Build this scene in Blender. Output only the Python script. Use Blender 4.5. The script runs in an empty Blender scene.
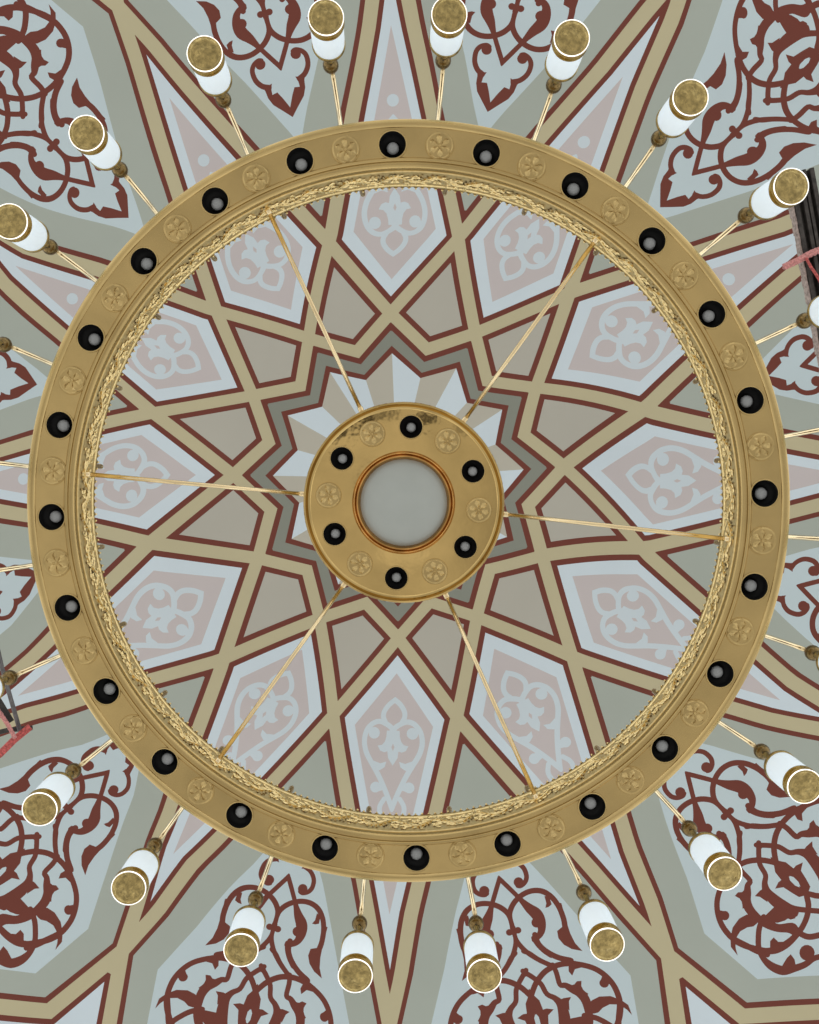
import bpy, math, random
import numpy as np
from mathutils import Vector, Matrix
from mathutils.geometry import delaunay_2d_cdt
random.seed(7)
COL = bpy.context.scene.collection
PI = math.pi
sin, cos, rad = math.sin, math.cos, math.radians
CAMZ = 1.6                       # eye height of the camera above the floor of the hall
F = 800.0
TX, TY = .0215, -.0268           # small tilts of the camera from straight up
cx_, sx_, cy_, sy_ = cos(TX), sin(TX), cos(TY), sin(TY)
M = np.array([[1, 0, 0], [0, cy_, sy_], [0, -sy_, cy_]]) @ np.array([[cx_, 0, sx_], [0, 1, 0], [-sx_, 0, cx_]])
MT = M.T

def ray(px, py):
    return MT @ np.array([(px - 409.5) / F, (py - 512) / F, 1.0])
def at(px, py, depth):
    """world point at a height `depth` above the camera that is seen at this pixel"""
    d = ray(px, py); d = d * (depth / d[2])
    return Vector((d[0], d[1], d[2] + CAMZ))

# ------------------------------------------------------------------ materials
def lin(c):
    return [((v / 255) / 12.92 if v / 255 <= .04045 else ((v / 255 + .055) / 1.055) ** 2.4) for v in c]
def base_mat(name, col, rough=.5, metal=0.0, noise=0.0, nscale=20, bump=0.0, bscale=40, emit=None, estr=0, spec=.5, coat=0):
    m = bpy.data.materials.new(name); m.use_nodes = True
    nt = m.node_tree; b = nt.nodes['Principled BSDF']
    b.inputs['Roughness'].default_value = rough
    b.inputs['Metallic'].default_value = metal
    b.inputs['Specular IOR Level'].default_value = spec
    b.inputs['Coat Weight'].default_value = coat
    b.inputs['Base Color'].default_value = (*col, 1)
    tc = nt.nodes.new('ShaderNodeTexCoord')
    if noise:
        n = nt.nodes.new('ShaderNodeTexNoise'); n.inputs['Scale'].default_value = nscale; n.inputs['Detail'].default_value = 5
        nt.links.new(tc.outputs['Object'], n.inputs['Vector'])
        r = nt.nodes.new('ShaderNodeValToRGB')
        r.color_ramp.elements[0].position = .3; r.color_ramp.elements[1].position = .7
        r.color_ramp.elements[0].color = (*[c * (1 - noise) for c in col], 1)
        r.color_ramp.elements[1].color = (*[min(1, c * (1 + noise)) for c in col], 1)
        nt.links.new(n.outputs['Fac'], r.inputs['Fac']); nt.links.new(r.outputs['Color'], b.inputs['Base Color'])
    if bump:
        n2 = nt.nodes.new('ShaderNodeTexNoise'); n2.inputs['Scale'].default_value = bscale; n2.inputs['Detail'].default_value = 3
        nt.links.new(tc.outputs['Object'], n2.inputs['Vector'])
        bp = nt.nodes.new('ShaderNodeBump'); bp.inputs['Strength'].default_value = bump; bp.inputs['Distance'].default_value = .01
        nt.links.new(n2.outputs['Fac'], bp.inputs['Height']); nt.links.new(bp.outputs['Normal'], b.inputs['Normal'])
    if emit:
        b.inputs['Emission Color'].default_value = (*emit, 1); b.inputs['Emission Strength'].default_value = estr
    return m
AL = 1.33                         # paint albedo relative to its colour in the photograph
def paint(name, c):
    l = lin(c); g = sum(l) / 3
    return base_mat(name, [min(.9, (v * .92 + g * .08) * AL) for v in l], rough=.75, noise=.025, nscale=1.3, bump=.05, bscale=60, spec=.25)
PAINT = {
 'white': paint('paint_pale_blue_white', (190, 203, 210)),
 'field': paint('paint_cartouche_white', (178, 193, 197)),
 'pink': paint('paint_pale_pink', (182, 174, 173)),
 'orn': paint('paint_ornament_white', (186, 198, 204)),
 'tan': paint('paint_warm_grey', (167, 164, 152)),
 'pleat': paint('paint_pleat_grey', (172, 168, 154)),
 'dark': paint('paint_dark_grey', (126, 129, 118)),
 'grey': paint('paint_band_grey', (156, 163, 153)),
 'yellow': paint('paint_ochre', (177, 168, 134)),
 'red': paint('paint_brick_red', (107, 54, 43)),
}
PK = list(PAINT)
brass = base_mat('polished_brass', (.50, .365, .155), rough=.25, metal=1, noise=.10, nscale=5, bump=.10, bscale=7)
brass_disc = base_mat('mirror_brass', (.58, .41, .16), rough=.045, metal=1, noise=.10, nscale=6, bump=.06, bscale=9)
copper = base_mat('reddish_brass', (.50, .27, .085), rough=.12, metal=1, noise=.25, nscale=14, bump=.1, bscale=12)
brass_plate = base_mat('mottled_brass', (.42, .32, .13), rough=.14, metal=1, noise=.35, nscale=45, bump=.55, bscale=36)
brass_knob = base_mat('dark_brass', (.20, .135, .055), rough=.25, metal=1, noise=.4, nscale=60, bump=.2, bscale=40)
brass_filigree = base_mat('cast_brass', (.82, .64, .31), rough=.3, metal=1, noise=.15, nscale=60)
brass_tube = base_mat('tube_brass', (.85, .68, .40), rough=.14, metal=1)
brass_lamp = base_mat('lamp_brass', (.66, .46, .15), rough=.2, metal=1, noise=.12, nscale=30, bump=.2, bscale=30)
brass_aged = base_mat('aged_brass', (.36, .26, .10), rough=.25, metal=1, noise=.4, nscale=38, bump=.35, bscale=32)
black = base_mat('black_lacquer', (.004, .004, .004), rough=.5)
lens_m = base_mat('lens_grey', (.36, .375, .38), rough=.35, noise=.15, nscale=200)
frost = base_mat('frosted_glass', (.40, .43, .40), rough=.3, noise=.04, nscale=8, coat=.4)
opal = base_mat('lit_opal_glass', (.75, .82, .86), rough=.25, emit=(.78, .92, 1.0), estr=.27)
glow = base_mat('lit_rim', (.9, .9, .88), rough=.4, emit=(1, .97, .90), estr=.9)
steel_dark = base_mat('dark_steel', (.05, .043, .038), rough=.6, metal=.3, noise=.5, nscale=25, bump=.3, bscale=60)
wood_edge = base_mat('worn_edge', (.42, .34, .30), rough=.8, noise=.4, nscale=60)
steel_grey = base_mat('galvanised_tube', (.16, .15, .15), rough=.55, metal=.4, noise=.3, nscale=40)
rope_red = base_mat('red_webbing', (.50, .10, .09), rough=.8, noise=.5, nscale=70, bump=.4, bscale=120)
rope_pink = base_mat('pink_rope', (.62, .27, .25), rough=.85, noise=.35, nscale=80, bump=.4, bscale=150)

# ------------------------------------------------------------------ mesh helpers
class MB:
    def __init__(s): s.v = []; s.f = []; s.mi = []
    def add(s, vs, fs, mi=0):
        o = len(s.v); s.v += [tuple(v) for v in vs]; s.f += [tuple(i + o for i in f) for f in fs]; s.mi += [mi] * len(fs)
    def build(s, name, mats, parent=None, smooth=True, loc=None):
        me = bpy.data.meshes.new(name); me.from_pydata(s.v, [], s.f); me.update()
        if not isinstance(mats, (list, tuple)): mats = [mats]
        for m in mats: me.materials.append(m)
        me.polygons.foreach_set('material_index', s.mi)
        if smooth: me.polygons.foreach_set('use_smooth', [True] * len(s.f))
        o = bpy.data.objects.new(name, me); COL.objects.link(o)
        if smooth == 'auto': 
            me.set_sharp_from_angle(angle=rad(38))
        if parent: o.parent = parent
        if loc is not None: o.location = loc
        return o
def lathe(mb, prof, n=48, c=(0, 0, 0), mi=0, closed=False, cap0=False, cap1=False):
    vs = []; fs = []; k = len(prof)
    for i in range(n):
        a = 2 * PI * i / n
        for r, z in prof: vs.append((c[0] + r * cos(a), c[1] + r * sin(a), c[2] + z))
    for i in range(n):
        j = (i + 1) % n
        for q in range(k if closed else k - 1):
            p = (q + 1) % k
            fs.append((i * k + q, j * k + q, j * k + p, i * k + p))
    if cap0: fs.append(tuple(i * k for i in range(n)))
    if cap1: fs.append(tuple(i * k + k - 1 for i in range(n))[::-1])
    mb.add(vs, fs, mi)
def sphere(mb, c, r, n=16, m=10, sz=1.0, mi=0):
    lathe(mb, [(max(1e-5, r * sin(PI * i / m)), r * sz * -cos(PI * i / m)) for i in range(m + 1)], n, c, mi)
def tube(mb, pts, radii, n=12, mi=0, caps=True):
    pts = [Vector(p) for p in pts]
    if not isinstance(radii, (list, tuple)): radii = [radii] * len(pts)
    vs = []; fs = []; ref = None
    for i, p in enumerate(pts):
        t = (pts[min(i + 1, len(pts) - 1)] - pts[max(i - 1, 0)]).normalized()
        if ref is None: ref = t.orthogonal().normalized()
        ref = (ref - t * ref.dot(t)).normalized(); b = t.cross(ref)
        for k in range(n):
            a = 2 * PI * k / n
            vs.append(p + (ref * cos(a) + b * sin(a)) * radii[i])
    for i in range(len(pts) - 1):
        for k in range(n):
            l = (k + 1) % n
            fs.append((i * n + k, i * n + l, (i + 1) * n + l, (i + 1) * n + k))
    if caps:
        fs.append(tuple(range(n))[::-1]); fs.append(tuple((len(pts) - 1) * n + k for k in range(n)))
    mb.add(vs, fs, mi)
def catmull(pts, n=6):
    pts = [np.array(p, float) for p in pts]; out = []
    P = [2 * pts[0] - pts[1]] + pts + [2 * pts[-1] - pts[-2]]
    for i in range(1, len(P) - 2):
        for k in range(n):
            t = k / n
            out.append(.5 * ((2 * P[i]) + (-P[i-1] + P[i+1]) * t + (2*P[i-1] - 5*P[i] + 4*P[i+1] - P[i+2]) * t*t + (-P[i-1] + 3*P[i] - 3*P[i+1] + P[i+2]) * t**3))
    out.append(pts[-1]); return out
def beam(mb, a, b, w, h, up=(0, 0, 1), mi=0):
    a, b = Vector(a), Vector(b); t = (b - a).normalized(); u = Vector(up); s = t.cross(u).normalized(); u = s.cross(t)
    vs = [p + s * (i * w / 2) + u * (j * h / 2) for p in (a, b) for i, j in ((-1, -1), (1, -1), (1, 1), (-1, 1))]
    mb.add(vs, [(3, 2, 1, 0), (4, 5, 6, 7), (0, 1, 5, 4), (1, 2, 6, 5), (2, 3, 7, 6), (3, 0, 4, 7)], mi)

# ------------------------------------------------------------------ the painted dome
O = np.array([397.0, 478.0])
ROT = rad(-1.3)
# where the painters' hand put the nodes of the pattern: (nominal radius, first ray in degrees, measured nodes, harmonic order)
Pn = [(390.8,315.2),(398,638.5),(252.7,394.7),(307.6,337.9),(476.1,330.6),(533.7,389.2),(566.6,466.1),(234.4,475.3),(256.4,558.6),(320.4,617.2),(476.8,617.2),(541,555)]
Qn = [(327.8,238.1),(457.8,237.4),(148.4,413),(216.1,310.4),(574,290.3),(645.4,407.5),(146.5,542.1),(223.4,661.2),(331.4,718.7),(456.7,718.7),(643.5,551.3),(575.8,659.3)]
Sn = [(17,270),(174.7,100.6),(624.5,77),(390,910),(388,20),(785.5,704),(608.7,855.9),(15.6,695.8),(786,247)]
Wn = [(143.5,49.8),(663.5,8.8),(148,907),(643,911),(389.7,973),(389,-38),(909,466),(-97,470)]
def harm(a, n): return [1.0] + [g(k * a) for k in range(1, n + 1) for g in (cos, sin)]
Tn = [(126.2,219.3),(291.7,113.7),(490.8,109.4),(658.8,206.8),(39.6,384.8),(35.5,573)]
Dn = [(496.8,875.2),(687.2,773.4),(92.6,185.3),(109.4,769.9),(693.5,173.2),(289.2,879.3),(279.9,68.5),(503.1,63.5)]
Mn = [(520.5,966.5),(756.1,841.4),(25.8,116.9),(41.7,832),(765.4,102.4),(263.5,968.9)]
def fit_ring(r0, off, pts, order, ridge=.02):
    A = []; dr = []; da = []
    for p in pts:
        d = np.array(p) - O; rr = math.hypot(*d); a = math.atan2(d[1], d[0]) + PI / 2 - ROT
        k = round((a - rad(off)) / rad(30)); ia = rad(off) + k * rad(30)
        A.append(harm(ia, order)); dr.append(rr / r0 - 1); da.append((a - ia + PI) % (2 * PI) - PI)
    A = np.array(A); reg = np.diag([0] + [ridge * len(pts)] * (A.shape[1] - 1))
    inv = np.linalg.inv(A.T @ A + reg) @ A.T
    return (r0, order, inv @ np.array(dr), inv @ np.array(da))
ringP, ringQ = fit_ring(163, 0, Pn, 4), fit_ring(253, 15, Qn, 4)
ON_RAY = [ringP, ringQ, fit_ring(444, 0, Sn, 2), fit_ring(494, 0, Wn, 3, .003)]
OFF_RAY = [ringP, ringQ, fit_ring(372, 15, Tn, 1), fit_ring(417, 15, Dn, 2), fit_ring(514, 15, Mn, 1)]
def chain(C, r, a):
    vals = [(r0, float(np.dot(harm(a, o), cr)), float(np.dot(harm(a, o), ca))) for r0, o, cr, ca in C]
    if r <= vals[0][0]: return vals[0][1:]
    if r >= vals[-1][0]: return vals[-1][1:]
    for (r1, a1, b1), (r2, a2, b2) in zip(vals, vals[1:]):
        if r1 <= r <= r2:
            t = (r - r1) / (r2 - r1); return a1 + (a2 - a1) * t, b1 + (b2 - b1) * t
def warp(u, v):
    """pattern coordinates (u across, v up at ray 0) -> place in the view of the dome"""
    r = math.hypot(u, v); a = math.atan2(u, v)
    w = (1 - cos(12 * a)) / 2
    d0, a0 = chain(ON_RAY, r, a); d1, a1 = chain(OFF_RAY, r, a)
    rr = r * (1 + d0 * (1 - w) + d1 * w); aa = a + a0 * (1 - w) + a1 * w + ROT - PI / 2
    return O[0] + rr * cos(aa), O[1] + rr * sin(aa)
DOME_H, DOME_R = 8.0, 13.0
apex = at(O[0], O[1], DOME_H)
SC = np.array([apex.x, apex.y, DOME_H - DOME_R])
def on_dome(px, py):
    d = ray(px, py); d = d / np.linalg.norm(d)
    b = np.dot(d, SC); c = np.dot(SC, SC) - DOME_R ** 2
    t = b + math.sqrt(max(0, b * b - c)); p = d * t
    return (p[0], p[1], p[2] + CAMZ)

def pol(r, deg): return (r * sin(rad(deg)), r * cos(rad(deg)))
shapes = []                       # (material, polygon), later ones are painted over earlier ones
def fill(m, *pts): shapes.append((m, [tuple(p) for p in pts]))
def strip(m, pts, ws, ext=0):
    """a band along a polyline, mitred"""
    pts = [np.array(p, float) for p in pts]
    if ext:
        d0 = pts[0] - pts[1]; d1 = pts[-1] - pts[-2]
        pts[0] = pts[0] + d0 / np.linalg.norm(d0) * ext; pts[-1] = pts[-1] + d1 / np.linalg.norm(d1) * ext
    L = []; R_ = []
    for i, p in enumerate(pts):
        ds = []
        if i > 0: ds.append((p - pts[i-1]) / max(1e-9, np.linalg.norm(p - pts[i-1])))
        if i < len(pts) - 1: ds.append((pts[i+1] - p) / max(1e-9, np.linalg.norm(pts[i+1] - p)))
        t = sum(ds); t = t / max(1e-9, np.linalg.norm(t)); n = np.array([-t[1], t[0]])
        k = 1 / max(.5, abs(np.dot(n, np.array([-ds[0][1], ds[0][0]]))))
        L.append(p + n * ws[i] * k); R_.append(p - n * ws[i] * k)
    for i in range(len(pts) - 1): fill(m, L[i], L[i+1], R_[i+1], R_[i])
def stroke(m, pts, w, n=4, taper=None):
    q = catmull([(p[0], p[1], (p[2] if len(p) > 2 else w)) for p in pts], n)
    strip(m, [x[:2] for x in q], [max(.15, x[2] / 2) for x in q])
    for e in (q[0], q[-1]): ball(m, e[:2], max(.15, e[2] / 2) * .98, 10)
def ball(m, c, r, n=14): fill(m, *[(c[0] + r * cos(2*PI*k/n), c[1] + r * sin(2*PI*k/n)) for k in range(n)])

P_, Q_, R2, V_ = pol(163, 0), pol(250, 15), pol(546, 0), pol(131, 15)
B_, C_ = pol(637, 3.0), pol(752, 15)
FAR = 1150
fill('grey', (0, 0), pol(FAR, 0), pol(FAR, 7.5), pol(FAR, 15))
fill('white', R2, B_, C_, pol(FAR, 15), pol(FAR, 0))
fill('dark', (0, 0), P_, V_)
fill('red', (0, 0), pol(131, 0), pol(107, 15))
fill('pleat', (0, 0), pol(123.5, 0), pol(101.5, 15))
fill('tan', P_, Q_, V_)
fill('white', P_, Q_, R2)
fill('pink', pol(199, 0), (41, 252), pol(445, 0))
fill('field', pol(345, 15), pol(548, 4.3), pol(617, 6.0), pol(700, 15))
for m, e in (('red', 5.4), ('yellow', 0)):
    strip(m, [V_, P_], [5.7 + e, 5.8 + e], 25)
    strip(m, [P_, Q_], [5.8 + e, 6.2 + e], 25)
    strip(m, [Q_, R2], [6.2 + e, 7.0 + e * .86], 25)
    strip(m, [R2, B_, C_], [7.0 + e * .86, 7.4 + e * 1.05, 8 + e * 1.1], 25)

# ornament inside each kite: offsets from its axis, traced at 5.39 units to one
K = lambda a, y: (a / 5.39, 180 + (y - 72) / 5.39)
kp = lambda L: [K(p[0], p[1]) + ((p[2] / 5.39,) if len(p) > 2 else ()) for p in L]
stroke('orn', kp([(-8,315),(30,345),(56,382),(60,415),(46,446)]), 5.2)
stroke('orn', kp([(0,482),(32,458),(75,440),(118,452),(152,492),(163,550),(150,610),(118,668),(86,722),(56,782),(26,850),(-3,925)]), 5.4)
ball('orn', K(108, 503), 6.0)
ball('orn', K(94, 800), 5.6)
fill('orn', K(52,785), K(94,770), K(94,828), K(44,815))
fill('orn', *[K(*p) for p in [(125,648),(95,660),(70,670),(36,660),(44,690),(72,708),(98,702)]])
fill('orn', *[K(*p) for p in [(0,488),(36,490),(38,522),(46,550),(62,568),(87,573),(72,600),(50,609),(31,604),(27,640),(12,664),(0,682)]])
fill('pink', K(0,562), K(9,580), K(0,602))
fill('orn', *[K(*p) for p in [(0,475),(30,470),(14,495),(0,500)]])
ball('orn', (0, 376), 6.0)
stroke('orn', [(-1, 361), (5, 354), (11.5, 344), (12.5, 335), (8, 327)], 5.0)

# arabesque of each cartouche: (t off axis, r along axis), traced on several cartouches
def frame(x0, y0, s, tip, ang, r_tip, unit, side):
    a = rad(ang); ex = (cos(a), sin(a)); k = unit
    T = (x0 + tip[0] / s, y0 + tip[1] / s)
    def f(X, Y):
        dx = x0 + X / s - T[0]; dy = y0 + Y / s - T[1]
        return ((-dx * ex[1] + dy * ex[0]) * side * k, r_tip + (dx * ex[0] + dy * ex[1]) * k)
    f.k = k / s
    return f
fC = frame(700, 840, 6.885, (385, 5), 44.6, 514, 97 / 96.8, 1)
fE = frame(0, 830, 7.318, (305, 15), 137.5, 514, 97 / 91.9, -1)
fH = frame(640, 90, 5.85, (313, 487), -44.6, 417, 97 / 100.9, 1)
def wedge(t, r):                   # axis of the cartouche is the 15 degree ray
    s, c = sin(rad(15)), cos(rad(15))
    return (r * s - t * c, r * c + t * s)
def ar(f, L, w):
    out = []
    for p in L:
        q = wedge(*f(p[0], p[1])); out.append(q + ((p[2] * f.k,) if len(p) > 2 else (w * f.k,)))
    return out
def astroke(f, L, w, n=4): stroke('red', ar(f, L, w), w * f.k, n)
def afill(f, L, m='red'): fill(m, *[wedge(*f(*p)) for p in L])
def aball(f, c, r): ball('red', wedge(*f(*c)), r * f.k)
# tip leaf with its scroll
afill(fH, [(108,685),(250,684),(295,667),(328,642),(345,634),(316,586),(300,618),(281,638),(262,612),(215,624),(145,648),(118,668)])
afill(fH, [(108,685),(145,648),(150,600),(90,640)])
astroke(fH, [(318,612),(360,626),(412,617),(455,582),(466,545),(455,512),(438,502)], 30)
aball(fH, (431,524), 31)
# large diamond and the leaf that grows from it
astroke(fH, [(305,485),(400,462),(478,442),(520,430,38),(570,418,58),(625,410,74),(668,385,66),(700,345,46),(706,305,36),(694,262,30)], 29)
aball(fH, (652,364), 31)
astroke(fH, [(686,272),(730,250),(780,238),(830,236)], 32)
# loop through the diamond to the knot, and its outer leaf
astroke(fH, [(585,212),(545,256),(500,300),(478,340),(472,400),(490,465),(530,518),(590,549),(660,548),(725,520),(780,475),(815,430)], 34)
afill(fH, [(640,545),(676,512),(668,488),(654,472),(645,500),(615,530)])
aball(fH, (544,216), 21); aball(fH, (580,262), 21); astroke(fH, [(544,216),(562,239),(580,262)], 34)
# knot to double line (continues as the third loop of the medallion)
astroke(fH, [(545,262),(590,212),(640,186),(710,170),(790,170),(840,178)], 31)
astroke(fE, [(415,-45),(420,0),(414,60),(416,120),(424,180)], 36)
astroke(fE, [(560,-30),(520,10),(500,60),(494,120),(502,190),(530,265)], 42)
astroke(fE, [(432,175),(395,225),(335,285),(350,320,42),(352,370,56),(358,430,68),(330,490,64),(270,545,54),(210,588,44),(130,615),(50,618),(0,640)], 36)
astroke(fE, [(100,165,60),(140,155,46),(185,146),(260,138),(340,148),(400,172),(460,215),(510,275),(548,350),(570,430),(565,510),(535,590),(480,660),(430,695),(350,732),(280,765),(200,790)], 40)
astroke(fE, [(284,26),(280,100),(268,170),(226,240),(229,300,42),(212,358,62),(160,410,80),(90,455,84),(20,490,80)], 36)
afill(fE, [(225,330),(262,352),(298,392),(262,395),(205,430)])
afill(fE, [(365,345),(392,368),(420,370),(442,395),(408,412),(388,440),(385,480),(330,470)])
afill(fE, [(270,560),(300,520),(355,520),(410,550),(455,610),(470,680),(465,740),(415,797),(430,750),(435,690),(400,635),(350,608),(305,600),(280,580)])
aball(fE, (512,530), 32); afill(fE, [(520,500),(575,490),(570,560),(522,560)])
afill(fE, [(480,215),(490,268),(452,290),(438,325),(490,318),(540,360),(545,290)])
# outer leaf of the loop
afill(fE, [(635,297),(607,230),(605,170),(625,118),(665,88),(720,108),(830,-10),(850,30),(760,110),(700,170),(658,228)])
# bottom half of the medallion and the pair of little loops outside it
astroke(fC, [(220,672),(300,712),(390,738),(460,752,44),(530,742,52),(600,706,52),(660,655,44),(715,585),(748,505),(755,430),(742,365),(752,300)], 40)
astroke(fC, [(440,520),(408,590),(398,660),(400,730),(430,800),(490,855,56),(570,885,62),(650,872,50),(730,845,44),(790,805),(840,790)], 40)
aball(fC, (745,765), 55)
afill(fC, [(560,860),(600,800),(628,775),(655,810),(664,860),(600,885)])
afill(fC, [(480,745),(482,685),(508,660),(540,690),(600,690),(660,650),(600,720)])
astroke(fC, [(430,528),(480,562),(545,590),(640,580),(672,608),(712,640),(765,655),(840,640)], 42)
afill(fC, [(447,515),(515,452),(640,470),(670,490),(664,528),(632,538),(612,530),(590,545),(540,560),(500,560)])
astroke(fC, [(560,425,60),(640,458,46),(720,468),(830,475)], 38)
# small diamond edge and the leaf in the middle
astroke(fC, [(388,24),(460,32),(540,20),(600,60)], 36)
astroke(fC, [(500,-40),(505,40),(508,110),(535,165)], 38)
afill(fC, [(500,120),(514,170),(522,210),(565,264),(545,280),(523,325),(580,314),(640,352),(690,380),(730,368),(765,345),(819,380),(819,300),(640,120)])
afill(fC, [(617,238),(625,265),(660,300),(690,312),(685,285),(655,250)], 'field')

# cut the half wedge once along every outline, then turn and mirror it 24 times
def build_dome():
    def split(pg):
        out = []
        for p, q in zip(pg, pg[1:] + pg[:1]):
            n = max(1, math.ceil(math.hypot(q[0] - p[0], q[1] - p[1]) / 12))
            out += [(p[0] + (q[0] - p[0]) * i / n, p[1] + (q[1] - p[1]) * i / n) for i in range(n)]
        return out
    verts = []; edges = []
    outline = [(0, 0), pol(FAR, 0), pol(FAR, 7.5), pol(FAR, 15)]
    for m, pg in [('wedge', outline)] + shapes:
        pg = split(pg); o = len(verts); n = len(pg); verts += [Vector(p) for p in pg]; edges += [(o + i, o + (i + 1) % n) for i in range(n)]
    r = 12
    while r < FAR:
        n = max(1, int(r * rad(15) / 14))
        for i in range(1, n + 1): verts.append(Vector(pol(r, 15 * (i - .5) / n)))
        r += 14
    vo, eo, fo, ov, oe, of = delaunay_2d_cdt(verts, edges, [], 0, 1e-3)
    X = np.array([(p.x, p.y) for p in vo]); T = np.array([tuple(f) for f in fo]); C = X[T].mean(axis=1)
    def inside(pg):
        wn = np.zeros(len(C), int); x, y = C[:, 0], C[:, 1]
        for (x0, y0), (x1, y1) in zip(pg, pg[1:] + pg[:1]):
            side = (x1 - x0) * (y - y0) - (x - x0) * (y1 - y0)
            wn += ((y0 <= y) & (y1 > y) & (side > 0)).astype(int) - ((y0 > y) & (y1 <= y) & (side < 0)).astype(int)
        return wn != 0
    top = np.full(len(C), -1)
    for i, (m, pg) in enumerate(shapes): top[inside(pg)] = i
    keep = inside(outline) & (top >= 0)
    tris = [(tuple(int(q) for q in f), shapes[t][0]) for f, t, k in zip(T, top, keep) if k]
    cache = {}; V = []; Fc = []; MI = []
    def vid(x, y):
        k = (round(x, 2), round(y, 2))
        if k not in cache:
            cache[k] = len(V); V.append(on_dome(*warp(x, y)))
        return cache[k]
    for k in range(12):
        for mir in (1, -1):
            s, c = sin(rad(30 * k)), cos(rad(30 * k))
            ids = []
            for p in vo:
                x = p.x * mir; y = p.y
                ids.append((x * c + y * s, -x * s + y * c))
            for f, m in tris:
                q = [vid(*ids[i]) for i in f]
                if len(set(q)) < 3: continue
                if m == 'pleat' and mir == 1: m = 'white'
                if mir == 1: q = q[::-1]
                Fc.append(q); MI.append(PK.index(m))
    me = bpy.data.meshes.new('ceiling'); me.from_pydata(V, [], Fc); me.update()
    for k in PK: me.materials.append(PAINT[k])
    me.polygons.foreach_set('material_index', MI)
    me.polygons.foreach_set('use_smooth', [True] * len(Fc))
    c0 = Vector((SC[0], SC[1], SC[2] + CAMZ))
    up = Vector(me.polygons[0].normal).dot(Vector((0, 0, 1)))
    sg = 1 if up > 0 else -1
    me.normals_split_custom_set_from_vertices([(Vector(p) - c0).normalized() * sg for p in V])
    print('dome facing', up)
    o = bpy.data.objects.new('ceiling', me); COL.objects.link(o); o['kind'] = 'structure'
    print('dome tris', len(Fc))
    return o
build_dome()

# ------------------------------------------------------------------ chandelier
D = 3.2
RC = Vector((-.0885, .0593, CAMZ))
chand = bpy.data.objects.new('chandelier', None); COL.objects.link(chand)
chand.location = (RC.x, RC.y, CAMZ + D)
chand['label'] = 'large round brass mosque chandelier hanging from the painted dome, ring with lit lamps around it'
chand['category'] = 'chandelier'
L0 = Vector(chand.location)
def loc_of(p): return Vector(p) - L0
def copy_part(o, parent, loc=None, rot=None):
    c = o.copy(); COL.objects.link(c); c.parent = parent
    if loc is not None: c.location = loc
    if rot is not None: c.rotation_euler = rot
    for ch in o.children: copy_part(ch, c)
    return c

HOLE_R = 1.4288
H0 = -1.3424
# plate with holes
def plate(mb, R1, R0, z, hr, hrr, angs, mi=0, N=240, nh=28):
    vs = []; fs = []
    def circ(c, r, n):
        o = len(vs)
        for i in range(n): vs.append(Vector((c[0] + r * cos(2*PI*i/n), c[1] + r * sin(2*PI*i/n))))
        fs.append(list(range(o, o + n)))
    circ((0, 0), R1, N); circ((0, 0), R0, N)
    for a in angs: circ((hr * cos(a), hr * sin(a)), hrr, nh)
    vo, eo, fo, ov, oe, of = delaunay_2d_cdt(vs, [], fs, 0, 1e-6)
    keep = [f for f, o in zip(fo, of) if list(o) == [0]]
    mb.add([(v.x, v.y, z) for v in vo], [tuple(f)[::-1] for f in keep], mi)
hole_angs = [H0 - k * PI / 12 for k in range(24)]
HR = .0545
mb = MB()
lathe(mb, [(1.495, .003), (1.498, -.003), (1.507, -.008), (1.519, -.006), (1.527, 0), (1.527, .012), (1.512, .018), (1.502, .03), (1.502, .165), (1.510, .172), (1.510, .182), (1.345, .182), (1.337, .178), (1.335, .17),
           (1.335, .03), (1.337, .014), (1.342, .005), (1.350, .001), (1.358, 0), (1.364, .004), (1.368, 0), (1.374, -.002), (1.379, .003)], 360)
plate(mb, 1.495, 1.379, .003, HOLE_R, HR, hole_angs)
ringb = mb.build('ring_body', brass, chand, smooth='auto')

# embossed foliage band standing on the inner wall, with its beaded crest
mb = MB()
def wall(r, a, z): return (r * cos(a), r * sin(a), z)
lathe(mb, [(1.336, .028), (1.331, .030), (1.329, .036), (1.331, .042), (1.334, .046), (1.334, .168), (1.330, .172), (1.328, .178), (1.330, .184), (1.337, .186)], 360)
def leaf3(a, z, ang, L, w, h, R=1.334):
    ca, sa = cos(ang), sin(ang)
    def pt(u, v, d): 
        x = u * ca - v * sa; y = u * sa + v * ca
        return wall(R - d, a + x / R, z + y)
    h *= .6
    vs = [pt(0, 0, .001), pt(L*.35, w/2, .0015), pt(L*.75, w*.33, .0015), pt(L, 0, h*.9), pt(L*.75, -w*.33, .0015), pt(L*.35, -w/2, .0015), pt(L*.3, 0, h), pt(L*.7, 0, h*1.1)]
    mb.add(vs, [(0,6,1),(1,6,7,2),(2,7,3),(3,7,4),(4,7,6,5),(5,6,0)])
NM = 48
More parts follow.
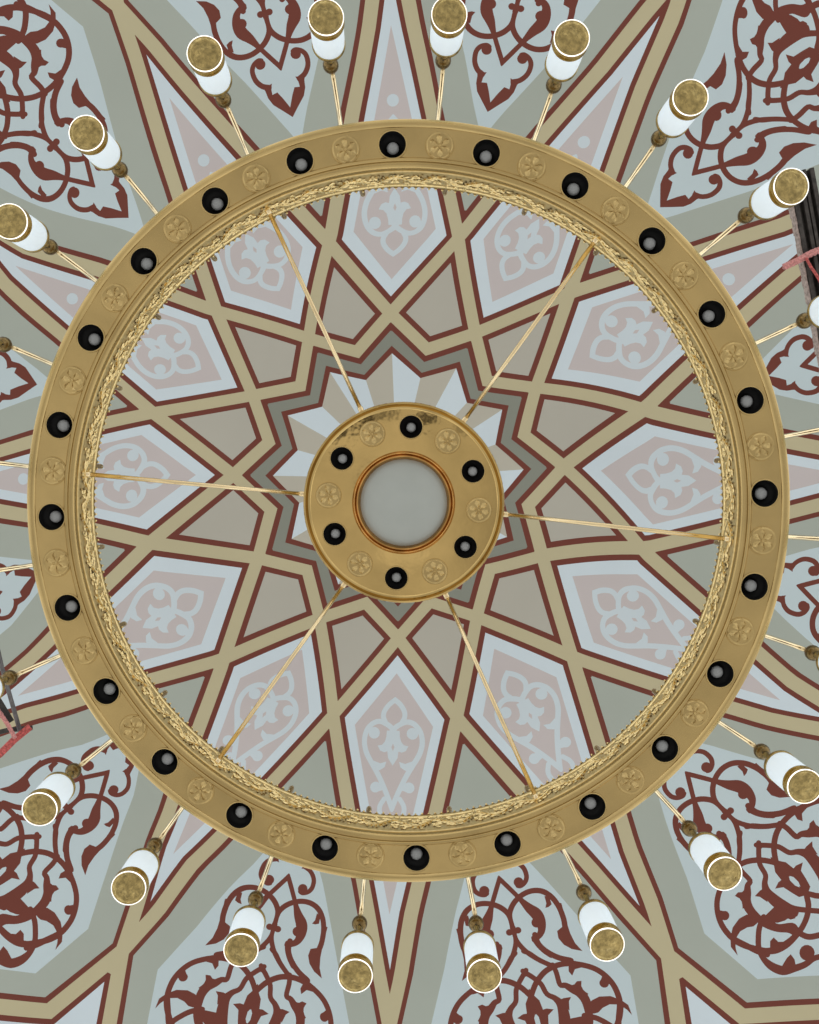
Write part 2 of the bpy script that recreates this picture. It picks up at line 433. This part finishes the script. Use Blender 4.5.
for k in range(NM):
    a0 = 2 * PI * k / NM; dl = 2 * PI / NM * 1.334
    pts = []
    for i in range(13):
        t = i / 12; pts.append(wall(1.331, a0 + t * 2 * PI / NM, .107 + .028 * sin(2 * PI * t)))
    tube(mb, pts, .0035, 6, caps=False)
    for t in (.02, .12, .22, .32, .42, .52, .62, .72, .82, .92):
        zz = .107 + .028 * sin(2 * PI * t); a = a0 + t * 2 * PI / NM
        sl = math.atan2(.028 * 2 * PI * cos(2 * PI * t), dl)
        for sg in (1, -1):
            leaf3(a, zz, sl + sg * random.uniform(.55, 1.15), random.uniform(.026, .042), .014, .010)
    for t in (.25, .75):
        zz = .107 - .02 * math.copysign(1, sin(2*PI*t)); a = a0 + t * 2 * PI / NM
        for q in range(5): leaf3(a, zz, q * 2 * PI / 5 + .3, .020, .011, .011)
    for q in range(14):
        leaf3(a0 + (q + random.random()) / 14 * 2 * PI / NM, random.choice((.072, .082, .135, .150)) + random.uniform(-.006, .006), random.uniform(0, 2 * PI), .026, .012, .009)
for k in range(300):
    a = 2 * PI * (k + .5) / 300
    hh = .012 if k % 2 else .018
    vs = [wall(1.334, a - .0085, .182), wall(1.327, a - .006, .184), wall(1.327, a + .006, .184), wall(1.334, a + .0085, .182), wall(1.330, a - .004, .182 + hh * .6), wall(1.330, a + .004, .182 + hh * .6), wall(1.331, a, .182 + hh), wall(1.340, a, .186)]
    mb.add(vs, [(0,1,4),(1,2,5,4),(2,3,5),(4,5,6),(0,4,6,7),(3,7,6,5)])
    sphere(mb, wall(1.330, a, .184 + hh), .0045, 6, 5)
mb.build('foliage_band', brass_filigree, chand, smooth=False)

# downlights in the ring
def make_downlight(hr, depth, lensr):
    mb = MB()
    lathe(mb, [(hr + .004, -.001), (hr + .0035, -.004), (hr, -.005), (hr - .002, -.002), (hr - .002, .004)], 36)
    trim = mb.build('downlight', brass, chand)
    mb = MB()
    lathe(mb, [(hr - .0022, -.001), (hr - .003, .012), (hr - .004, depth + .02), (1e-4, depth + .022)], 36)
    cup = mb.build('black_cup', black, trim)
    mb = MB()
    lathe(mb, [(1e-4, depth - .006), (lensr * .6, depth - .004), (lensr * .93, depth), (lensr, depth + .006), (lensr, depth + .019)], 28)
    ln = mb.build('lens', lens_m, trim)
    mb2 = MB()
    lathe(mb2, [(lensr + .0015, depth + .003), (lensr + .004, depth + .006), (lensr + .004, depth + .019)], 28)
    mb2.build('bulb_holder', black, trim)
    return trim
dl = make_downlight(HR, .030, .0245)
for i, a in enumerate(hole_angs):
    p = (HOLE_R * cos(a), HOLE_R * sin(a), .003)
    if i == 0: dl.location = p
    else: copy_part(dl, chand, p)

# embossed rosettes between them
def make_rosette(R, z0):
    mb = MB()
    lathe(mb, [(R, .001), (R * .97, -.0022), (R * .90, -.0030), (R * .85, -.0005), (R * .80, .0005)], 36)
    lathe(mb, [(R * .82, .0005), (R * .5, -.0008), (1e-4, -.0012)], 36)
    for q in range(6):
        an = q * PI / 3 + .2
        ca, sa = cos(an), sin(an)
        pr = [(R*.10, 0), (R*.34, R*.15), (R*.60, R*.20), (R*.78, 0), (R*.60, -R*.20), (R*.34, -R*.15)]
        vs = [(x*ca - y*sa, x*sa + y*ca, -.0005) for x, y in pr] + [(R*.30*ca, R*.30*sa, -.0062), (R*.60*ca, R*.60*sa, -.0072)]
        mb.add(vs, [(1,0,6),(0,5,6),(2,1,6,7),(5,4,7,6),(3,2,7),(4,3,7)])
    sphere(mb, (0, 0, -.002), R * .11, 10, 6, .8)
    return mb.build('rosette', brass, chand, smooth='auto')
ros = make_rosette(.058, 0)
for i in range(24):
    a = H0 + PI / 24 - i * PI / 12
    p = (HOLE_R * cos(a), HOLE_R * sin(a), .0025)
    if i == 0: ros.location = p; ros.rotation_euler = (0, 0, a)
    else: copy_part(ros, chand, p, (0, 0, a + .35 * math.sin(i * 5)))

# small fixing bolts along the top of the inner wall
mb = MB(); lathe(mb, [(.012, 0), (.012, .100), (.010, .109), (1e-4, .112)], 10, cap0=True)
bolt = mb.build('fixing_bolt', brass_lamp, chand)
for i in range(24):
    a = rad(-23 + 15 * i); p = (1.352 * cos(a), 1.352 * sin(a), .182)
    if i == 0: bolt.location = p
    else: copy_part(bolt, chand, p)

# lanterns around the ring: (cap in the photograph, top knob in the photograph)
lamps = [((86,132.6),(119.8,169.6)),((204.4,53),(223.4,99.6)),((9.2,221),(49.8,246.9)),((325.9,16.5),(330.7,65.2)),((449.4,13.9),(443.2,60.4)),((572,37.4),(553.8,85)),((691,97),(659,138.5)),((792,186),(746,215.4)),((39,810),(73.3,770.9)),((128.2,888.8),(154.6,845.6)),((240.7,951),(255.7,899)),((355.2,976.7),(359.6,923.6)),((484.5,976.7),(476,923.6)),((607.6,945.6),(583.8,892.5)),((725.3,874.6),(689.3,828.4)),((805.5,787),(761.9,751.5))]
ZC, ZK, RL, A0 = 3.032 - D, 3.394 - D, 1.846, -1.2171
LC = Vector((-.0887, .043, 0)) - Vector((RC.x, RC.y, 0))
hang = {}
for cap, kn in lamps:
    c = loc_of(at(*cap, 3.032)); k = loc_of(at(*kn, 3.394))
    a = math.atan2(k.y - LC.y, k.x - LC.x); i = round((A0 - a) / (PI / 12)) % 24
    hang[i] = (c, k)
# the four whose knob alone shows at the edge of the picture
for kn in ((804.6, 320.7), (3.7, 344.5), (9.4, 677.8), (813, 653)):
    k = loc_of(at(*kn, 3.394)); a = math.atan2(k.y - LC.y, k.x - LC.x); i = round((A0 - a) / (PI / 12)) % 24
    if i not in hang: hang[i] = (Vector((k.x, k.y, ZC)), k)
for i in range(24):
    if i not in hang:
        a = A0 - i * PI / 12
        k = Vector((LC.x + RL * cos(a), LC.y + RL * sin(a), ZK)); hang[i] = (Vector((k.x, k.y, ZC)), k)

def make_lantern():                 # origin at the knob, hanging down
    mb = MB()
    sphere(mb, (0, 0, 0), .0335, 20, 12, 1.0, mi=1)
    lathe(mb, [(.010, .024), (.016, .030), (.012, .038), (.009, .042), (.009, .05)], 16)
    lathe(mb, [(.012, -.030), (.016, -.036), (.011, -.046), (.010, -.12), (.016, -.134), (.034, -.142), (.052, -.146), (.0635, -.154), (.0670, -.162), (.0670, -.172), (.0635, -.175), (.0620, -.160)], 40)
    top = mb.build('lantern', [brass_aged, brass_knob], chand)
    mb = MB()
    lathe(mb, [(.0615, -.166), (.0635, -.178), (.0645, -.20), (.0645, -.322), (.063, -.326)], 48)
    mb.build('glass_shade', opal, top)
    mb = MB()
    lathe(mb, [(.0655, -.318), (.0685, -.322), (.0685, -.330), (.0665, -.334), (.0672, -.348), (.0672, -.353), (.0660, -.355)], 48)
    mb.build('bottom_collar', brass_lamp, top)
    mb = MB()
    lathe(mb, [(.0664, -.353), (.0674, -.3580), (.0665, -.3605), (.0648, -.3603), (.0642, -.357)], 48, closed=True)
    mb.build('lit_rim', glow, top)
    mb = MB()
    lathe(mb, [(.0645, -.3575), (.0615, -.3615), (.0575, -.359), (.0560, -.352), (.050, -.3515), (.034, -.354), (.016, -.3565), (1e-4, -.357)], 48)
    mb.build('end_plate', brass_plate, top)
    mb = MB()
    sphere(mb, (-.012, 0, -.031), .0050, 10, 6)
    mb.build('set_screw', black, top)
    return top
lant = make_lantern()
arm_pts = None
for i in range(24):
    c, k = hang[i]
    dv = (c - k); q = Vector((0, 0, -1)).rotation_difference(dv.normalized())
    e = (q.to_matrix() @ Matrix.Rotation(math.atan2(k.y, k.x), 3, 'Z')).to_euler()
    if i == 0: lant.location = k; lant.rotation_euler = e
    else: copy_part(lant, chand, k, e)
    # arm from the ring's outer wall
    a = math.atan2(k.y, k.x); rk = math.hypot(k.x, k.y)
    # arms leave the ring radially a little to one side of each rosette
    ex = Vector((cos(a), sin(a), 0))
    up = Vector((0, 0, 1)); base = ex * 1.50; top = Vector(k) + Vector((0, 0, .045))
    path = [base + up * .10, base + ex * .05 + up * .115, base + ex * .12 + up * .16, base + ex * .20 + up * .215, base + ex * (rk - 1.50 - .045) + up * .262, Vector((k.x, k.y, 0)) + up * .258 - ex * .01, top]
    mb = MB(); sm = catmull([tuple(p) for p in path], 6)
    tube(mb, sm, .0105, 12)
    lathe(mb, [(.024, 0), (.024, .004), (.014, .010), (.010, .016)], 16, c=(0, 0, 0))
    # the flange is turned to face outward on the ring wall
    nfl = 16 * 4; idx0 = len(mb.v) - nfl
    for j in range(idx0, len(mb.v)):
        x, y, z = mb.v[j]
        w = ex * (1.500 + z) + up * (.10 + x) + Vector((-ex.y, ex.x, 0)) * y
        mb.v[j] = tuple(w)
    mb.build('arm', brass_tube, chand)

# centre disc
DD = 3.5 - D
dc = loc_of(at(403.6, 502.7, 3.5)); dc.z = 0
DH0 = math.atan2(427 - 502.7, 411 - 403.6)
disc_angs = [DH0 + k * PI / 3 for k in range(6)]
HRD = .051
mb = MB()
z = DD
lathe(mb, [(.408, z + .004), (.412, z), (.419, z - .002), (.425, z + .003), (.431, z - .004), (.439, z - .002), (.441, z + .004), (.437, z + .014), (.435, z + .07), (.40, z + .085), (.05, z + .10), (.03, z + .13)], 160, c=(dc.x, dc.y, 0))
lathe(mb, [(.226, z + .004), (.224, z - .002), (.219, z - .007), (.214, z - .004), (.211, z + .002), (.206, z - .005), (.200, z - .006), (.194, z + .004), (.189, z + .03)], 120, c=(dc.x, dc.y, 0), mi=1)
pm = MB(); plate(pm, .408, .226, z + .004, .333, HRD, disc_angs, N=120, nh=32)
mb.add([(v[0] + dc.x, v[1] + dc.y, v[2]) for v in pm.v], pm.f)
disc = mb.build('centre_disc', [brass_disc, copper], chand, smooth='auto')
mb = MB()
lathe(mb, [(.191, z + .022), (.170, z + .012), (.13, z + .002), (.08, z - .006), (.04, z - .009), (1e-4, z - .010)], 64, c=(dc.x, dc.y, 0))
gb = mb.build('glass_bowl', frost, disc); gb['label'] = 'frosted grey glass bowl in the middle of the disc'
dl2 = make_downlight(HRD, .026, .021)
for i, a in enumerate(disc_angs):
    p = (dc.x + .333 * cos(a), dc.y + .333 * sin(a), z + .004)
    if i == 0: dl2.location = p; 
    else: copy_part(dl2, chand, p)
for i in range(6):
    a = DH0 + PI / 6 + i * PI / 3
    copy_part(ros, chand, (dc.x + .331 * cos(a), dc.y + .331 * sin(a), z + .0035), (0, 0, a))

# six tie rods from ring to disc
rods = [((268,210),(362,412)),((598,237),(466,418)),((727,539),(503,514)),((536,797),(446,595)),((217,762),(343,586)),((85,474),(303,494))]
for (rx, ry), (sx, sy) in rods:
    a = loc_of(at(rx, ry, 3.29)); an = math.atan2(a.y, a.x); a = Vector((1.336 * cos(an), 1.336 * sin(an), .09))
    b = loc_of(at(sx, sy, 3.54)); d = b - dc; d.z = 0; d = d.normalized() * .435
    b = Vector((dc.x + d.x, dc.y + d.y, z + .035))
    u = (b - a).normalized()
    mb = MB()
    tube(mb, [a, b], .0095, 14)
    tube(mb, [b - u * .030, b - u * .026, b - u * .004, b], [.0095, .0125, .0125, .012], 14)
    tube(mb, [a, a + u * .008, a + u * .020, a + u * .024], [.014, .014, .0125, .0095], 14)
    mb.build('tie_rod', brass_tube, chand)

# hanging stem to the top of the dome
mb = MB()
st = Vector((dc.x, dc.y, z + .12)); en = Vector((dc.x, dc.y, 0)); 
tz = 0
s0 = Vector((dc.x + L0.x, dc.y + L0.y)); rr = (s0.x - SC[0]) ** 2 + (s0.y - SC[1]) ** 2
topz = SC[2] + math.sqrt(DOME_R ** 2 - rr) + CAMZ - L0.z
tube(mb, [st, (dc.x, dc.y, topz - .01)], .018, 12)
lathe(mb, [(.018, topz - .16), (.05, topz - .13), (.09, topz - .05), (.10, topz - .012)], 24, c=(dc.x, dc.y, 0))
mb.build('hanging_stem', brass, chand)

# ------------------------------------------------------------------ scaffolding at the edges of the picture
def thing(name, label, cat, p, group=None):
    o = bpy.data.objects.new(name, None); COL.objects.link(o); o.location = p; o['label'] = label; o['category'] = cat
    return o
SZ = 5.2
A = at(799, 172, SZ); Bp = at(838, 385, SZ); Bp = A + (Bp - A) * 1.6
t = thing('scaffold_beam', 'dark steel scaffold beam with worn edge at the right, above the lanterns', 'beam', A)
rel = lambda p: Vector(p) - A
u = (Bp - A).normalized(); s = u.cross(Vector((0, 0, 1))).normalized()
mb = MB()
Ln = (Bp - A).length
beam(mb, Vector((0,0,.02)), u * Ln + Vector((0,0,.02)), .165, .03)
for o_, w_ in ((-.066, .026), (-.012, .022), (.018, .018), (.066, .026)):
    beam(mb, s * o_ - Vector((0,0,.012)), u * Ln + s * o_ - Vector((0,0,.012)), w_, .045)
mb.build('channel', steel_dark, t, smooth=False)
mb = MB(); sd = 1 if at(700, 300, SZ).x < A.x and s.x < 0 else -1
n = 40
for i in range(n):
    a = i / n * Ln; b = (i + 1) / n * Ln; j = random.uniform(-.003, .004)
    beam(mb, u * a + s * sd * (.086 + j) , u * b + s * sd * (.086 + j), .011, .05 + j)
mb.build('worn_edge', wood_edge, t, smooth=False)
def rope(name, label, pts, depth, r, mat, parent=None, twist=True):
    P = [at(x, y, depth + dz) for x, y, dz in pts]; o0 = parent.location.copy() if parent else P[0]
    mb = MB(); q = catmull([tuple(p - o0) for p in P], 10)
    if twist:
        V = [Vector(x) for x in q]
        for ph in (0, 2*PI/3, 4*PI/3):
            pts2 = []
            for i, p in enumerate(V):
                tt = (V[min(i+1, len(V)-1)] - V[max(i-1, 0)]).normalized(); a1 = tt.orthogonal().normalized(); b1 = tt.cross(a1)
                an = ph + i * .8; pts2.append(p + (a1 * cos(an) + b1 * sin(an)) * r * .5)
            tube(mb, pts2, r * .6, 8)
    else: tube(mb, q, r, 8)
    if parent: return mb.build(name, mat, parent)
    o = mb.build(name, mat, None, loc=o0); o['label'] = label; o['category'] = 'rope' if 'rope' in name else 'strap'
    return o
rp = rope('rope', 'thick faded pink rope tied across the dark scaffold beam', [(784,267,-.05),(797,261,-.06),(810,254,-.07),(826,247,-.06),(838,238,.02)], SZ, .021, rope_pink)
rope('loose_cord', None, [(806,258,-.09),(811,267,-.08),(817,276,-.06),(828,296,-.06)], SZ, .009, rope_red, parent=rp, twist=False)
A2 = at(20, 729, SZ)
t = thing('scaffold_frame', 'grey steel scaffold tubes at the left edge below a lantern', 'scaffold', A2)
def rl(x, y, dz=0): return at(x, y, SZ + dz) - A2
mb = MB(); tube(mb, [rl(-2, 650), rl(2, 668), rl(20, 731)], .014, 12); mb.build('tube', steel_grey, t)
mb = MB(); tube(mb, [rl(-30, 640, .05), rl(-12, 684, .05), rl(11, 722, .05)], .022, 12); mb.build('tube', steel_dark, t)
mb = MB(); tube(mb, [rl(32, 728, .05), rl(8, 730, .03), rl(-40, 742, .03)], .016, 12); mb.build('tube', steel_dark, t)
P = [at(30, 727, SZ - .03), at(14, 740, SZ - .04), at(0, 754, SZ - .04), at(-30, 778, SZ)]
mb = MB()
for a, b in zip(P, P[1:]): beam(mb, a - P[0], b - P[0], .045, .012)
o = mb.build('strap', rope_red, None, loc=P[0], smooth=False); o['label'] = 'wide red webbing strap tied to the scaffold frame at the left edge'; o['category'] = 'strap'
rope('pink_cord', None, [(-20,682,-.07),(0,713,-.07),(8,725,-.07),(15,738,-.07)], SZ, .013, rope_pink, parent=o)

# ------------------------------------------------------------------ light of the hall, camera
w = bpy.data.worlds.new('hall'); bpy.context.scene.world = w; w.use_nodes = True
nt = w.node_tree; bg = nt.nodes['Background']
tc = nt.nodes.new('ShaderNodeTexCoord'); sp = nt.nodes.new('ShaderNodeSeparateXYZ'); nt.links.new(tc.outputs['Generated'], sp.inputs[0])
mr = nt.nodes.new('ShaderNodeMapRange'); mr.inputs['From Min'].default_value = -1; mr.inputs['From Max'].default_value = .2
nt.links.new(sp.outputs['Z'], mr.inputs['Value'])
cr = nt.nodes.new('ShaderNodeValToRGB'); e = cr.color_ramp.elements
e[0].position = 0; e[0].color = (.52, .50, .47, 1)
e[1].position = 1; e[1].color = (1.0, 1.04, 1.08, 1)
m1 = e.new(.35); m1.color = (.62, .61, .59, 1)
m2 = e.new(.7); m2.color = (.95, .97, 1.0, 1)
nt.links.new(mr.outputs['Result'], cr.inputs['Fac'])
nz = nt.nodes.new('ShaderNodeTexNoise'); nz.inputs['Scale'].default_value = 3.2; nz.inputs['Detail'].default_value = 2
nt.links.new(tc.outputs['Generated'], nz.inputs['Vector'])
mr2 = nt.nodes.new('ShaderNodeMapRange'); mr2.inputs['From Min'].default_value = .35; mr2.inputs['From Max'].default_value = .65; mr2.inputs['To Min'].default_value = .7; mr2.inputs['To Max'].default_value = 1.3
nt.links.new(nz.outputs['Fac'], mr2.inputs['Value'])
mx = nt.nodes.new('ShaderNodeVectorMath'); mx.operation = 'SCALE'
nt.links.new(cr.outputs['Color'], mx.inputs[0]); nt.links.new(mr2.outputs['Result'], mx.inputs['Scale'])
last = mx.outputs[0]
for c, r_, amt in (((-.104, -.074, -1), .012, .10), ((-.092, -.086, -1), .011, .12), ((-.077, -.092, -1), .013, .08), ((-.118, -.062, -1), .009, .3), ((-.052, -.099, -1), .012, .35), ((.004, -.090, -1), .011, .10), ((-.006, -.094, -1), .008, .3), ((.045, -.08, -1), .012, .6), ((-.03, .07, -1), .03, 1.25), ((-.07, -.01, -1), .02, .7)):  # invented spots added to the world colour, to show as reflections in the disc
    v = Vector(c).normalized()
    dn = nt.nodes.new('ShaderNodeVectorMath'); dn.operation = 'DISTANCE'; dn.inputs[1].default_value = v
    nt.links.new(tc.outputs['Generated'], dn.inputs[0])
    m_ = nt.nodes.new('ShaderNodeMapRange'); m_.inputs['From Min'].default_value = r_ * .7; m_.inputs['From Max'].default_value = r_ * 1.2; m_.inputs['To Min'].default_value = amt
    nt.links.new(dn.outputs['Value'], m_.inputs['Value'])
    k_ = nt.nodes.new('ShaderNodeVectorMath'); k_.operation = 'SCALE'
    nt.links.new(last, k_.inputs[0]); nt.links.new(m_.outputs['Result'], k_.inputs['Scale']); last = k_.outputs[0]
nt.links.new(last, bg.inputs['Color']); bg.inputs['Strength'].default_value = 1.0

cd = bpy.data.cameras.new('camera'); cam = bpy.data.objects.new('camera', cd); COL.objects.link(cam)
cd.sensor_fit = 'VERTICAL'; cd.sensor_height = 24; cd.lens = 24 * F / 1024; cd.clip_end = 200; cd.clip_start = .05
right = Vector(MT @ np.array([1, 0, 0.])); down = Vector(MT @ np.array([0, 1., 0])); fwd = Vector(MT @ np.array([0, 0, 1.]))
mw = Matrix((( right.x, -down.x, -fwd.x, 0), (right.y, -down.y, -fwd.y, 0), (right.z, -down.z, -fwd.z, CAMZ), (0, 0, 0, 1)))
cam.matrix_world = mw
sc = bpy.context.scene; sc.camera = cam
sc.view_settings.view_transform = 'Standard'; sc.view_settings.look = 'None'; sc.view_settings.gamma = 1; sc.view_settings.use_curve_mapping = False
sc.view_settings.exposure = 0.3
